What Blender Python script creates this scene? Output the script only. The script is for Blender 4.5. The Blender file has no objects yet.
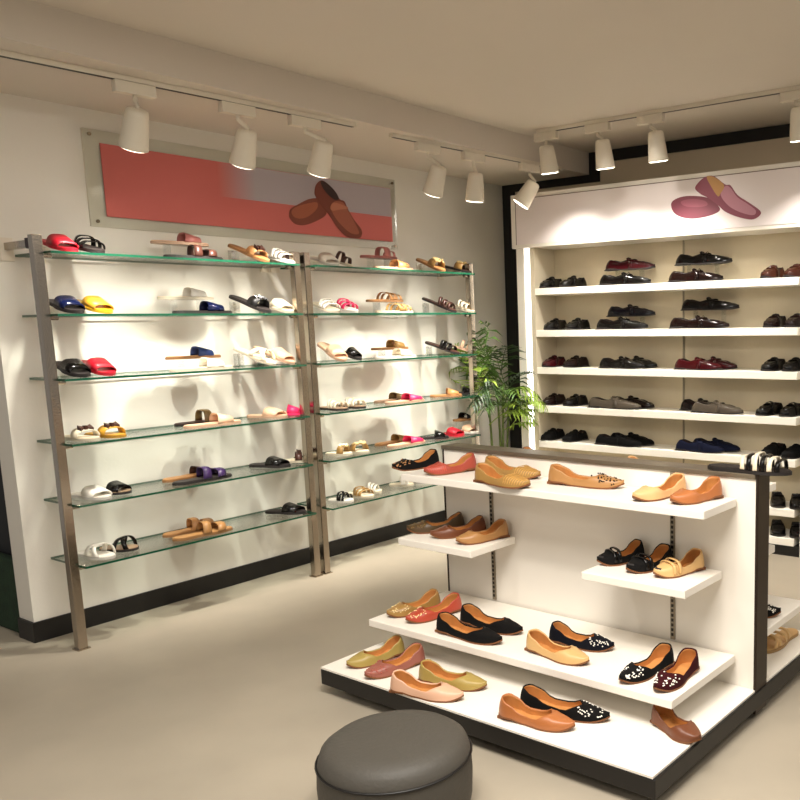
import bpy, bmesh, math, random
from math import sin, cos, pi, sqrt, radians
from mathutils import Vector, Matrix
C = bpy.context.scene.collection
random.seed(7)
SHOES = [
 ('rack1',1,'slide',(0.08,-0.766,1.973),0.069,-0.238,0.263,'crimson crimson','red slide sandal','H',1.911),
 ('rack1',1,'multi3',(0.08,-0.637,1.973),0.051,-0.238,0.263,'black black','black strappy slide sandal','H',1.911),
 ('rack1',2,'slide',(0.08,-0.76,1.688),0.036,-0.238,0.263,'black navy','black and navy slide sandal','H',1.626),
 ('rack1',2,'slide',(0.08,-0.648,1.688),0.147,-0.236,0.265,'yellow mustard','mustard yellow slide sandal','H',1.626),
 ('rack1',3,'slide',(0.08,-0.76,1.387),0.02,-0.238,0.262,'black black','black slide sandal','H',1.325),
 ('rack1',3,'slide',(0.08,-0.646,1.387),0.057,-0.238,0.263,'crimson crimson','bright red slide sandal','H',1.325),
 ('rack1',4,'bow',(0.08,-0.762,1.017),0.104,0.0,0.256,'cream cream','cream sandal with dark bow','F',1.017),
 ('rack1',4,'bow',(0.08,-0.645,1.017),0.162,0.0,0.258,'mustard mustard','mustard sandal with dark bow','F',1.017),
 ('rack1',5,'slide',(0.08,-0.745,0.722),0.145,0.0,0.258,'white white','white slide sandal','F',0.722),
 ('rack1',5,'slide',(0.11,-0.652,0.722),0.456,0.0,0.189,'taupe black','black wide band slide sandal','F',0.722),
 ('rack1',6,'cross',(0.08,-0.753,0.421),0.129,0.0,0.257,'white white','white cross strap sandal','F',0.421),
 ('rack1',6,'cross',(0.11,-0.662,0.421),0.608,0.0,0.195,'taupe black','black cross strap sandal','F',0.421),
 ('rack1',1,'band',(0.14,-0.25,1.996),1.571,0.0,0.328,'nude rose','nude flat sandal with rose strap','E',1.911),
 ('rack1',1,'twoband',(0.3,-0.282,1.911),1.571,0.0,0.332,'black brown','black flat sandal with brown straps','F',1.911),
 ('rack1',2,'band',(0.14,-0.241,1.705),1.571,0.0,0.322,'cream white','cream flat sandal with white strap','E',1.626),
 ('rack1',2,'band',(0.3,-0.26,1.626),1.571,0.0,0.339,'navy navy','navy flat sandal','F',1.626),
 ('rack1',3,'band',(0.14,-0.228,1.383),1.571,0.0,0.323,'tan blue','tan sandal with blue strap','E',1.325),
 ('rack1',3,'band',(0.3,-0.306,1.325),1.571,0.0,0.364,'cream white','white flat sandal','F',1.325),
 ('rack1',4,'ring',(0.14,-0.212,1.017),1.571,0.0,0.286,'brown bronze','brown sandal with bronze ring strap','F',1.017),
 ('rack1',4,'band',(0.28,-0.245,1.017),1.571,0.0,0.34,'nude nude','nude pink flat sandal','F',1.017),
 ('rack1',5,'slide',(0.14,-0.31,0.722),1.571,0.0,0.343,'tan brown','tan sandal with brown strap','F',0.722),
 ('rack1',5,'twoband',(0.28,-0.336,0.722),1.571,0.0,0.346,'black purple','dark sandal with purple straps','F',0.722),
 ('rack1',6,'twoband',(0.14,-0.339,0.421),1.511,0.0,0.332,'tan tan','tan two strap flat sandal','F',0.421),
 ('rack1',6,'twoband',(0.27,-0.36,0.421),1.512,0.0,0.342,'camel camel','camel two strap flat sandal','F',0.421),
 ('rack1',1,'bow',(0.09,0.244,2.014),0.31,-0.39,0.272,'tan tan','tan sandal with knotted strap','H',1.911),
 ('rack1',1,'multi3',(0.09,0.434,1.973),0.268,-0.244,0.256,'white white','white strappy sandal','H',1.911),
 ('rack1',2,'flower',(0.09,0.224,1.724),0.342,-0.368,0.273,'black black','black sandal with ruffled strap','H',1.626),
 ('rack1',2,'slide',(0.09,0.422,1.688),0.162,-0.25,0.251,'cream cream','cream slide sandal','H',1.626),
 ('rack1',3,'cross',(0.09,0.223,1.425),0.375,-0.371,0.277,'cream cream','cream cross strap sandal','H',1.325),
 ('rack1',3,'slide',(0.09,0.357,1.426),0.368,-0.375,0.276,'nude nude','nude pink slide sandal','H',1.325),
 ('rack1',4,'slide',(0.09,0.28,1.017),0.375,0.0,0.258,'nude nude','nude flat slide','F',1.017),
 ('rack1',4,'slide',(0.13,0.404,1.017),0.914,0.0,0.197,'pink pink','hot pink slide sandal','F',1.017),
 ('rack1',5,'slide',(0.09,0.267,0.722),0.406,0.0,0.261,'black black','black wide strap slide','F',0.722),
 ('rack1',5,'bow',(0.14,0.414,0.722),1.031,0.0,0.195,'cream brown','cream sandal with brown strap','F',0.722),
 ('rack1',6,'slide',(0.09,0.353,0.421),0.426,0.0,0.263,'black black','single black slide','F',0.421),
 ('rack2',1,'slide',(0.09,0.835,1.973),-0.103,-0.252,0.249,'white white','white slide sandal','H',1.911),
 ('rack2',1,'twoband',(0.15,0.872,1.973),0.548,-0.339,0.186,'cream brown','cream sandal with brown straps','H',1.911),
 ('rack2',2,'multi3',(0.09,0.82,1.688),-0.099,-0.252,0.249,'cream white','white strappy sandal','H',1.626),
 ('rack2',2,'multi3',(0.08,0.948,1.688),-0.015,-0.238,0.262,'white pink','white sandal with pink straps','H',1.626),
 ('rack2',3,'slide',(0.09,0.846,1.435),-0.078,-0.428,0.265,'nude nude','nude slide sandal','H',1.325),
 ('rack2',3,'slide',(0.14,0.922,1.387),0.42,-0.34,0.186,'black black','glossy black slide sandal','H',1.325),
 ('rack2',4,'multi4',(0.09,0.828,1.017),-0.037,0.0,0.24,'taupe cream','beige strappy sandal','F',1.017),
 ('rack2',4,'multi4',(0.08,0.968,1.017),-0.017,0.0,0.255,'taupe cream','cream sandal with slanted straps','F',1.017),
 ('rack2',5,'flower',(0.14,0.796,0.722),0.446,0.0,0.177,'cream gold','gold beaded sandal','F',0.722),
 ('rack2',5,'flower',(0.09,0.979,0.722),-0.03,0.0,0.24,'cream gold','gold and cream beaded sandal','F',0.722),
 ('rack2',6,'multi3',(0.16,0.779,0.421),0.362,0.0,0.171,'white black','white sandal with black straps','F',0.421),
 ('rack2',6,'multi3',(0.09,0.99,0.421),0.012,0.0,0.24,'cream gold','cream sandal with gold straps','F',0.421),
 ('rack2',6,'multi3',(0.11,1.068,0.421),0.64,0.0,0.162,'cream white','small cream strappy sandal','F',0.421),
 ('rack2',1,'ring',(0.14,1.188,1.994),1.571,0.0,0.315,'rose rose','rose brown sandal with ring strap','E',1.911),
 ('rack2',1,'band',(0.3,1.148,1.911),1.571,0.0,0.343,'nude tan','nude flat sandal','F',1.911),
 ('rack2',2,'multi4',(0.14,1.218,1.704),1.571,0.0,0.322,'tan tan','tan strappy flat sandal','E',1.626),
 ('rack2',2,'multi4',(0.3,1.144,1.626),1.571,0.0,0.327,'cream gold','cream sandal with gold straps','F',1.626),
 ('rack2',3,'band',(0.14,1.238,1.379),1.571,0.0,0.328,'tan gold','tan sandal with gold strap','E',1.325),
 ('rack2',3,'band',(0.3,1.122,1.325),1.571,0.0,0.358,'white cream','white flat sandal','F',1.325),
 ('rack2',4,'slide',(0.14,1.238,1.017),1.571,0.0,0.322,'nude bronze','nude sandal with bronze strap','F',1.017),
 ('rack2',4,'slide',(0.28,1.207,1.017),1.571,0.0,0.351,'nude pink','nude sandal with pink strap','F',1.017),
 ('rack2',5,'slide',(0.14,1.225,0.722),1.571,0.0,0.344,'tan gold','tan sandal with gold strap','F',0.722),
 ('rack2',5,'slide',(0.28,1.204,0.722),1.571,0.0,0.344,'nude pink','nude sandal with hot pink strap','F',0.722),
 ('rack2',6,'multi3',(0.12,1.343,0.421),0.808,0.0,0.174,'cream white','cream strappy sandal','F',0.421),
 ('rack2',6,'multi3',(0.09,1.499,0.421),0.241,0.0,0.247,'white black','white sandal with thin black straps','F',0.421),
 ('rack2',1,'flower',(0.09,1.758,2.007),0.075,-0.38,0.259,'tan gold','tan sandal with gold cluster','H',1.911),
 ('rack2',1,'flower',(0.09,1.983,1.973),0.322,-0.24,0.261,'brown gold','brown sandal with gold cluster','H',1.911),
 ('rack2',2,'multi4',(0.09,1.79,1.73),0.373,-0.385,0.278,'brown brown','dark brown strappy sandal','H',1.626),
 ('rack2',2,'multi4',(0.09,2.041,1.688),0.163,-0.25,0.251,'cream cream','beige strappy sandal','H',1.626),
 ('rack2',3,'multi3',(0.09,1.8,1.412),0.388,-0.325,0.274,'brown black','black strappy sandal','H',1.325),
 ('rack2',3,'twoband',(0.12,2.012,1.387),0.792,-0.323,0.195,'nude nude','nude strappy sandal','H',1.325),
 ('rack2',4,'slide',(0.15,1.763,1.017),1.003,0.0,0.242,'tan tan','tan flat slide','F',1.017),
 ('rack2',4,'slide',(0.14,1.989,1.017),0.968,0.0,0.194,'black black','black slide sandal','F',1.017),
 ('rack2',5,'slide',(0.15,1.63,0.722),0.871,0.0,0.217,'black black','black slide sandal','F',0.722),
 ('rack2',5,'slide',(0.09,1.871,0.722),0.186,0.0,0.244,'crimson crimson','red slide sandal','F',0.722),
 ('rack2',5,'slide',(0.09,2.07,0.722),0.016,0.0,0.24,'white nude','white slide sandal','F',0.722),
 ('rack2',5,'slide',(0.1,2.075,0.801),1.571,0.0,0.174,'tan black','small black slide on riser','E',0.722),
 ('men',1,'loafer',(0.725,2.66,1.8),-1.7,0.0,0.232,'black','black loafer','F',1.8),
 ('men',1,'loafer',(0.948,2.66,1.8),-1.907,0.0,0.24,'black','black loafer','F',1.8),
 ('men',1,'loaferbit',(1.19,2.48,1.8),0.0,0.0,0.423,'black','black loafer','F',1.8),
 ('men',1,'loafer',(1.17,2.595,1.909),0.0,0.0,0.411,'maroon','raised maroon loafer','E',1.8),
 ('men',1,'loaferbit',(1.755,2.48,1.8),0.0,0.0,0.405,'brownblack','brown black patent loafer','F',1.8),
 ('men',1,'loaferbit',(1.748,2.595,1.919),0.0,0.0,0.423,'black','raised black patent loafer','E',1.8),
 ('men',1,'loafer',(2.499,2.66,1.8),-1.734,0.0,0.233,'brown','brown textured loafer','F',1.8),
 ('men',1,'loafer',(2.662,2.66,1.8),-1.781,0.0,0.232,'brown','brown textured loafer','F',1.8),
 ('men',2,'loafer',(0.755,2.66,1.488),-1.708,0.0,0.232,'black','black loafer','F',1.488),
 ('men',2,'loafer',(0.968,2.66,1.488),-1.805,0.0,0.233,'black','black loafer','F',1.488),
 ('men',2,'loaferbit',(1.158,2.48,1.488),0.0,0.0,0.428,'black','black patent loafer','F',1.488),
 ('men',2,'loafer',(1.182,2.595,1.578),0.0,0.0,0.397,'navyblack','raised navy black loafer','E',1.488),
 ('men',2,'loaferbit',(1.762,2.48,1.488),0.0,0.0,0.444,'brownblack','dark maroon patent loafer','F',1.488),
 ('men',2,'loafer',(1.795,2.595,1.611),0.0,0.0,0.43,'black','raised plain black loafer','E',1.488),
 ('men',2,'loafer',(2.518,2.66,1.488),-1.711,0.0,0.232,'brownblack','dark brown loafer','F',1.488),
 ('men',2,'loafer',(2.669,2.66,1.488),-1.758,0.0,0.231,'brownblack','dark brown loafer','F',1.488),
 ('men',3,'loafer',(0.738,2.66,1.208),-1.754,0.0,0.234,'maroon','maroon loafer','F',1.208),
 ('men',3,'loafer',(0.953,2.66,1.208),-1.849,0.0,0.236,'brownblack','dark maroon loafer','F',1.208),
 ('men',3,'loaferbit',(1.179,2.48,1.208),0.0,0.0,0.381,'black','black loafer with pale trim','F',1.208),
 ('men',3,'loafer',(1.263,2.595,1.208),-0.059,0.0,0.341,'black','black loafer','F',1.208),
 ('men',3,'loafer',(1.8,2.48,1.208),0.0,0.0,0.356,'crimsondark','red loafer','F',1.208),
 ('men',3,'loafer',(1.873,2.595,1.208),-0.057,0.0,0.35,'maroon','maroon loafer','F',1.208),
 ('men',3,'loafer',(2.524,2.66,1.208),-1.801,0.0,0.236,'black','black loafer','F',1.208),
 ('men',3,'loafer',(2.675,2.66,1.208),-1.845,0.0,0.236,'black','black loafer','F',1.208),
 ('men',4,'loafer',(0.73,2.66,0.916),-1.761,0.0,0.234,'brownblack','dark brown loafer','F',0.916),
 ('men',4,'loafer',(0.938,2.66,0.916),-1.817,0.0,0.234,'black','black loafer','F',0.916),
 ('men',4,'loaferbit',(1.076,2.48,0.916),0.0,0.0,0.448,'grey','grey brown loafer with metal bit','F',0.916),
 ('men',4,'loafer',(1.189,2.595,0.916),-0.051,0.0,0.389,'brownblack','dark brown loafer','F',0.916),
 ('men',4,'loafer',(1.787,2.595,0.916),-0.061,0.0,0.328,'brownblack','dark brown loafer','F',0.916),
 ('men',4,'loafer',(1.932,2.48,0.916),0.0,0.0,0.38,'grey','black loafer with grey vamp','F',0.916),
 ('men',4,'loaferbit',(2.515,2.66,0.916),-1.916,0.0,0.244,'black','black bit loafer','F',0.916),
 ('men',4,'loaferbit',(2.668,2.66,0.916),-1.876,0.0,0.238,'black','black bit loafer','F',0.916),
 ('men',5,'loafer',(0.713,2.66,0.643),-1.767,0.0,0.234,'suede','black suede loafer','F',0.643),
 ('men',5,'loafer',(0.932,2.66,0.643),-1.862,0.0,0.237,'suede','black suede loafer','F',0.643),
 ('men',5,'loafer',(1.133,2.48,0.643),0.0,0.0,0.397,'suede','black suede loafer','F',0.643),
 ('men',5,'loafer',(1.184,2.595,0.643),-0.051,0.0,0.392,'suede','black suede loafer','F',0.643),
 ('men',5,'loafer',(1.807,2.48,0.643),0.0,0.0,0.369,'navysuede','navy suede loafer','F',0.643),
 ('men',5,'loafer',(1.874,2.595,0.643),-0.053,0.0,0.377,'navysuede','navy suede loafer','F',0.643),
 ('men',5,'loafer',(2.541,2.66,0.643),-1.866,0.0,0.24,'suede','black suede loafer','F',0.643),
 ('men',5,'loafer',(2.701,2.66,0.643),-1.935,0.0,0.243,'suede','black suede loafer','F',0.643),
 ('men',6,'loafer',(2.493,2.635,0.313),-1.108,0.0,0.223,'black','black loafer','F',0.313),
 ('men',6,'loafer',(2.634,2.635,0.313),-1.159,0.0,0.218,'black','black loafer','F',0.313),
 ('men',7,'loafer',(2.496,2.635,0.12),-1.108,0.0,0.224,'black','black loafer','F',0.12),
 ('men',7,'loafer',(2.638,2.635,0.12),-1.158,0.0,0.218,'black','black loafer','F',0.12),
 ('gondola top',0,'khussa_dots',(1.755,0.144,0.876),-1.866,0.0,0.244,'black tan','black embroidered pointed flat','F',0.876),
 ('gondola top',0,'khussa_stripe',(2.0,0.137,0.876),-1.989,0.0,0.258,'coral coral','coral pink woven pointed flat','F',0.876),
 ('gondola top',0,'khussa_stripe',(2.198,-0.087,0.876),-0.109,0.0,0.316,'gold gold','gold woven pointed flat','F',0.876),
 ('gondola top',0,'khussa_stripe',(2.103,0.084,0.876),-0.035,0.0,0.318,'gold gold','gold woven pointed flat','F',0.876),
 ('gondola top',0,'khussa_leopard',(2.5,0.028,0.876),0.106,0.0,0.352,'camel black','animal pattern pointed flat','F',0.876),
 ('gondola top',0,'khussa',(3.1,0.109,0.876),-1.905,0.0,0.264,'peach peach','pale peach pointed flat','F',0.876),
 ('gondola top',0,'khussa',(3.256,0.104,0.876),-1.978,0.0,0.24,'orange orange','orange pointed flat','F',0.876),
 ('gondola upper left',0,'khussa_dots',(1.913,0.139,0.582),-2.324,0.0,0.271,'olive bronze','olive brown embellished pointed flat','F',0.582),
 ('gondola upper left',0,'khussa',(2.047,0.136,0.582),-2.17,0.0,0.263,'brownmid brownmid','brown pointed flat','F',0.582),
 ('gondola upper left',0,'khussa',(2.18,0.132,0.582),-1.945,0.0,0.262,'camel camel','camel tan pointed flat','F',0.582),
 ('gondola upper right',0,'khussa_bow',(2.91,0.113,0.582),-2.105,0.0,0.213,'black black','black bow flat','F',0.582),
 ('gondola upper right',0,'khussa_bow',(3.035,0.11,0.582),-1.881,0.0,0.231,'black black','black open toe flat','F',0.582),
 ('gondola upper right',0,'khussa_bow',(3.181,0.106,0.582),-1.999,0.0,0.235,'beige beige','beige peep toe flat','F',0.582),
 ('gondola long lower',0,'khussa_dots',(1.897,-0.037,0.251),-1.875,0.0,0.269,'gold lightgold','gold embellished pointed flat','F',0.251),
 ('gondola long lower',0,'khussa_dots',(2.021,-0.029,0.251),-1.831,0.0,0.286,'coralred lightgold','red flat with gold embroidery','F',0.251),
 ('gondola long lower',0,'khussa',(2.122,-0.288,0.251),0.017,0.0,0.349,'black black','black velvet flat','F',0.251),
 ('gondola long lower',0,'khussa',(2.134,-0.15,0.251),0.005,0.0,0.339,'black black','black velvet flat','F',0.251),
 ('gondola long lower',0,'khussa',(2.582,-0.254,0.251),-0.084,0.0,0.314,'beige beige','beige flat','F',0.251),
 ('gondola long lower',0,'khussa_dots',(2.606,-0.136,0.251),0.116,0.0,0.293,'navyblack white','dark flat with white flower dots','F',0.251),
 ('gondola long lower',0,'khussa_dots',(3.143,-0.085,0.251),-1.767,0.0,0.288,'black white','black flat with white flowers','F',0.251),
 ('gondola long lower',0,'khussa_dots',(3.241,-0.083,0.251),-1.59,0.0,0.284,'maroon white','maroon flat with white flowers','F',0.251),
 ('gondola base',0,'khussa',(1.932,-0.312,0.121),-1.826,0.0,0.271,'olivegold olivegold','olive gold pointed flat','F',0.121),
 ('gondola base',0,'khussa_dots',(2.074,-0.333,0.121),-1.771,0.0,0.286,'rosebrown coral','rose brown embroidered flat','F',0.121),
 ('gondola base',0,'khussa',(2.181,-0.623,0.121),0.23,0.0,0.322,'palepink palepink','pale pink flat','F',0.121),
 ('gondola base',0,'khussa',(2.203,-0.488,0.121),0.196,0.0,0.31,'olivegold olivegold','pale gold flat','F',0.121),
 ('gondola base',0,'khussa',(2.692,-0.572,0.121),0.132,0.0,0.31,'orange orange','tan orange flat','F',0.121),
 ('gondola base',0,'khussa_dots',(2.706,-0.465,0.121),0.156,0.0,0.366,'black white','black flat with white lattice toe','F',0.121),
 ('gondola base',0,'khussa',(3.198,-0.31,0.121),-0.359,0.0,0.237,'brownmid brownmid','brown flat','F',0.121),
]
ART = {'brown_back': [(0.726, 2.238), (0.741, 2.274), (0.806, 2.31), (0.884, 2.347), (0.961, 2.36), (1.011, 2.34), (1.019, 2.269), (0.95, 2.223), (0.845, 2.184), (0.77, 2.183), (0.73, 2.214)], 'brown_back_top': [(0.746, 2.257), (0.779, 2.287), (0.869, 2.318), (0.946, 2.332), (0.943, 2.293), (0.875, 2.241), (0.811, 2.221), (0.762, 2.227)], 'brown_front': [(0.933, 2.403), (0.949, 2.444), (0.99, 2.474), (1.035, 2.465), (1.097, 2.421), (1.134, 2.373), (1.174, 2.362), (1.198, 2.317), (1.249, 2.248), (1.308, 2.188), (1.297, 2.139), (1.239, 2.13), (1.17, 2.136), (1.105, 2.184), (1.056, 2.242), (1.02, 2.28), (0.971, 2.326), (0.936, 2.373)], 'brown_vamp': [(1.056, 2.314), (1.092, 2.353), (1.16, 2.353), (1.197, 2.306), (1.273, 2.196), (1.277, 2.159), (1.214, 2.16), (1.147, 2.197), (1.084, 2.255)], 'brown_open': [(0.987, 2.469), (1.034, 2.463), (1.097, 2.421), (1.127, 2.375), (1.093, 2.364), (1.042, 2.389), (0.999, 2.43)], 'brown_strap': [(1.052, 2.313), (1.085, 2.345), (1.185, 2.331), (1.195, 2.317), (1.129, 2.305), (1.067, 2.292)], 'plum_back': [(1.818, 2.302), (1.837, 2.334), (1.909, 2.352), (1.999, 2.347), (2.087, 2.328), (2.143, 2.291), (2.175, 2.244), (2.113, 2.216), (1.999, 2.203), (1.909, 2.216), (1.844, 2.249)], 'plum_back_top': [(1.896, 2.323), (1.973, 2.331), (2.062, 2.312), (2.087, 2.284), (2.037, 2.274), (1.948, 2.282), (1.903, 2.3)], 'plum_front': [(1.996, 2.397), (2.037, 2.443), (2.087, 2.463), (2.136, 2.455), (2.21, 2.399), (2.247, 2.39), (2.296, 2.326), (2.368, 2.277), (2.451, 2.216), (2.445, 2.185), (2.393, 2.167), (2.297, 2.191), (2.212, 2.23), (2.162, 2.273), (2.087, 2.328), (2.037, 2.355)], 'plum_vamp': [(2.18, 2.336), (2.21, 2.388), (2.247, 2.376), (2.296, 2.313), (2.368, 2.264), (2.422, 2.219), (2.404, 2.193), (2.321, 2.216), (2.236, 2.264)], 'plum_open': [(2.08, 2.46), (2.136, 2.451), (2.204, 2.394), (2.18, 2.347), (2.159, 2.331), (2.112, 2.397)]}

# ---------------------------------------------------------------- materials
def lin(h):
    h = h.lstrip('#'); o = []
    for i in (0, 2, 4):
        c = int(h[i:i+2], 16) / 255
        o.append(c/12.92 if c <= .04045 else ((c+.055)/1.055)**2.4)
    return (*o, 1)
MATS = {}
def mat(name, col, rough=.5, metal=0, bump=0, bscale=40, vary=0, vscale=6, coat=0, spec=.5, trans=0):
    if name in MATS: return MATS[name]
    m = bpy.data.materials.new(name); m.use_nodes = True
    nt = m.node_tree; b = nt.nodes['Principled BSDF']
    c = lin(col) if isinstance(col, str) else col
    b.inputs['Base Color'].default_value = c
    b.inputs['Roughness'].default_value = rough
    b.inputs['Metallic'].default_value = metal
    b.inputs['Coat Weight'].default_value = coat
    b.inputs['Specular IOR Level'].default_value = spec
    b.inputs['Transmission Weight'].default_value = trans
    if vary or bump:
        tc = nt.nodes.new('ShaderNodeTexCoord')
    if vary:
        n = nt.nodes.new('ShaderNodeTexNoise'); n.inputs['Scale'].default_value = vscale
        n.inputs['Detail'].default_value = 6
        nt.links.new(tc.outputs['Object'], n.inputs['Vector'])
        r = nt.nodes.new('ShaderNodeValToRGB')
        r.color_ramp.elements[0].position = .3; r.color_ramp.elements[1].position = .7
        r.color_ramp.elements[0].color = tuple(max(0, x*(1-vary)) for x in c[:3]) + (1,)
        r.color_ramp.elements[1].color = tuple(min(1, x*(1+vary)) for x in c[:3]) + (1,)
        nt.links.new(n.outputs['Fac'], r.inputs['Fac']); nt.links.new(r.outputs['Color'], b.inputs['Base Color'])
    if bump:
        n2 = nt.nodes.new('ShaderNodeTexNoise'); n2.inputs['Scale'].default_value = bscale
        n2.inputs['Detail'].default_value = 4
        nt.links.new(tc.outputs['Object'], n2.inputs['Vector'])
        bp = nt.nodes.new('ShaderNodeBump'); bp.inputs['Strength'].default_value = bump
        bp.inputs['Distance'].default_value = .01
        nt.links.new(n2.outputs['Fac'], bp.inputs['Height']); nt.links.new(bp.outputs['Normal'], b.inputs['Normal'])
    MATS[name] = m; return m
def clear_mat(name, tint, gl=.12, rough=.02):
    m = bpy.data.materials.new(name); m.use_nodes = True; nt = m.node_tree; nt.nodes.clear()
    o = nt.nodes.new('ShaderNodeOutputMaterial'); t = nt.nodes.new('ShaderNodeBsdfTransparent')
    g = nt.nodes.new('ShaderNodeBsdfGlossy'); mx = nt.nodes.new('ShaderNodeMixShader')
    f = nt.nodes.new('ShaderNodeFresnel'); f.inputs['IOR'].default_value = 1.45
    t.inputs['Color'].default_value = tint; g.inputs['Roughness'].default_value = rough
    ml = nt.nodes.new('ShaderNodeMath'); ml.operation = 'MULTIPLY'; ml.inputs[1].default_value = gl
    nt.links.new(f.outputs[0], ml.inputs[0]); nt.links.new(ml.outputs[0], mx.inputs[0])
    nt.links.new(t.outputs[0], mx.inputs[1]); nt.links.new(g.outputs[0], mx.inputs[2])
    nt.links.new(mx.outputs[0], o.inputs[0]); MATS[name] = m; return m
def emis(name, col, s):
    m = bpy.data.materials.new(name); m.use_nodes = True; nt = m.node_tree; nt.nodes.clear()
    o = nt.nodes.new('ShaderNodeOutputMaterial'); e = nt.nodes.new('ShaderNodeEmission')
    e.inputs[0].default_value = lin(col); e.inputs[1].default_value = s
    nt.links.new(e.outputs[0], o.inputs[0]); MATS[name] = m; return m
WALL = mat('wall_paint', '#e4dfd4', .65, bump=.05, bscale=60, vary=.03, vscale=1.5)
CEIL = mat('ceiling_paint', '#d2c9bc', .8, vary=.02, vscale=1)
FLOOR = mat('floor_screed', '#a69c8b', .42, vary=.10, vscale=1.6, bump=.03, bscale=12, spec=.35)
BLACK = mat('black_skirting', '#0b0807', .45)
BLACKW = mat('black_paint', '#070505', .6)
WHITE = mat('white_laminate', '#efe9de', .38, spec=.4)
WSHELF = mat('white_shelf', '#fbf6ea', .4)
UNITBACK = mat('beige_back_panel', '#cfc2a6', .6, vary=.03)
CHROME = mat('brushed_steel', '#aca193', .16, metal=1.0, bump=.05, bscale=120)
DARKMET = mat('dark_bronze_metal', '#33281f', .38, metal=.6)
CAPMET = mat('grey_steel_bar', '#857a68', .35, metal=.7)
GEDGE = mat('glass_green_edge', '#12523a', .15, spec=.8)
GLASS = clear_mat('shelf_glass', (.975, .993, .984, 1), .55)
ACRYL = clear_mat('clear_acrylic', (.975, .98, .975, 1), .5)
LENS = emis('lamp_face', '#fff4dc', 5)
LED = emis('led_strip', '#fffaf0', 3.2)
CAN = mat('white_lamp_housing', '#dfd6c4', .5)
SLOT = mat('slot_dark', '#241d17', .6)
# ---------------------------------------------------------------- mesh helpers
def mk(name, verts, faces, m, parent=None, smooth=False, mi=None, loc=None):
    me = bpy.data.meshes.new(name); me.from_pydata([tuple(v) for v in verts], [], faces)
    for q in (m if isinstance(m, (list, tuple)) else [m]): me.materials.append(q)
    if mi: me.polygons.foreach_set('material_index', mi)
    if smooth: me.polygons.foreach_set('use_smooth', [True]*len(faces))
    me.update()
    o = bpy.data.objects.new(name, me); C.objects.link(o)
    if parent is not None: o.parent = parent
    if loc is not None: o.location = loc
    return o
class MB:
    def __init__(s): s.v = []; s.f = []; s.mi = []
    def add(s, vs, fs, mi=0):
        k = len(s.v); s.v += [tuple(v) for v in vs]; s.f += [tuple(i+k for i in f) for f in fs]; s.mi += [mi]*len(fs); return s
    def box(s, a, b, M=None, mi=0, emi=None):
        (x0, y0, z0), (x1, y1, z1) = a, b
        vs = [Vector(p) for p in ((x0,y0,z0),(x1,y0,z0),(x1,y1,z0),(x0,y1,z0),(x0,y0,z1),(x1,y0,z1),(x1,y1,z1),(x0,y1,z1))]
        if M: vs = [M @ v for v in vs]
        k = len(s.v); s.v += [tuple(v) for v in vs]
        fs = [(0,3,2,1),(4,5,6,7),(0,1,5,4),(1,2,6,5),(2,3,7,6),(3,0,4,7)]
        s.f += [tuple(i+k for i in f) for f in fs]
        s.mi += [mi, mi] + [mi if emi is None else emi]*4
        return s
    def tube(s, pts, rad, n=10, mi=0, cap=True):
        rings = []; pts = [Vector(p) for p in pts]
        rad = rad if isinstance(rad, (list, tuple)) else [rad]*len(pts)
        for i, p in enumerate(pts):
            d = (pts[min(i+1, len(pts)-1)] - pts[max(i-1, 0)]).normalized()
            up = Vector((0,0,1)) if abs(d.z) < .95 else Vector((1,0,0))
            a = d.cross(up).normalized(); b = d.cross(a)
            rings.append([p + (a*cos(2*pi*j/n) + b*sin(2*pi*j/n))*rad[i] for j in range(n)])
        k = len(s.v)
        for r in rings: s.v += [tuple(v) for v in r]
        for i in range(len(rings)-1):
            for j in range(n):
                j2 = (j+1) % n
                s.f.append((k+i*n+j, k+i*n+j2, k+(i+1)*n+j2, k+(i+1)*n+j)); s.mi.append(mi)
        if cap:
            s.f.append(tuple(k+j for j in reversed(range(n)))); s.mi.append(mi)
            s.f.append(tuple(k+(len(rings)-1)*n+j for j in range(n))); s.mi.append(mi)
        return s
    def build(s, name, m, parent=None, smooth=False, loc=None, bevel=0):
        o = mk(name, s.v, s.f, m, parent, smooth, s.mi if isinstance(m, (list, tuple)) else None, loc)
        if bevel:
            b = o.modifiers.new('bevel', 'BEVEL'); b.width = bevel; b.segments = 2; b.limit_method = 'ANGLE'
        return o
def tag(o, label=None, cat=None, group=None, kind=None):
    if label: o['label'] = label
    if cat: o['category'] = cat
    if group: o['group'] = group
    if kind: o['kind'] = kind
    return o
def thing(name, loc, label, cat, group=None, rot=(0,0,0)):
    o = bpy.data.objects.new(name, None); C.objects.link(o); o.location = loc; o.rotation_euler = rot
    o.empty_display_size = .05
    return tag(o, label, cat, group)
def struct(name, mb, m, bevel=0): return tag(mb.build(name, m, bevel=bevel), kind='structure')
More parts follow.
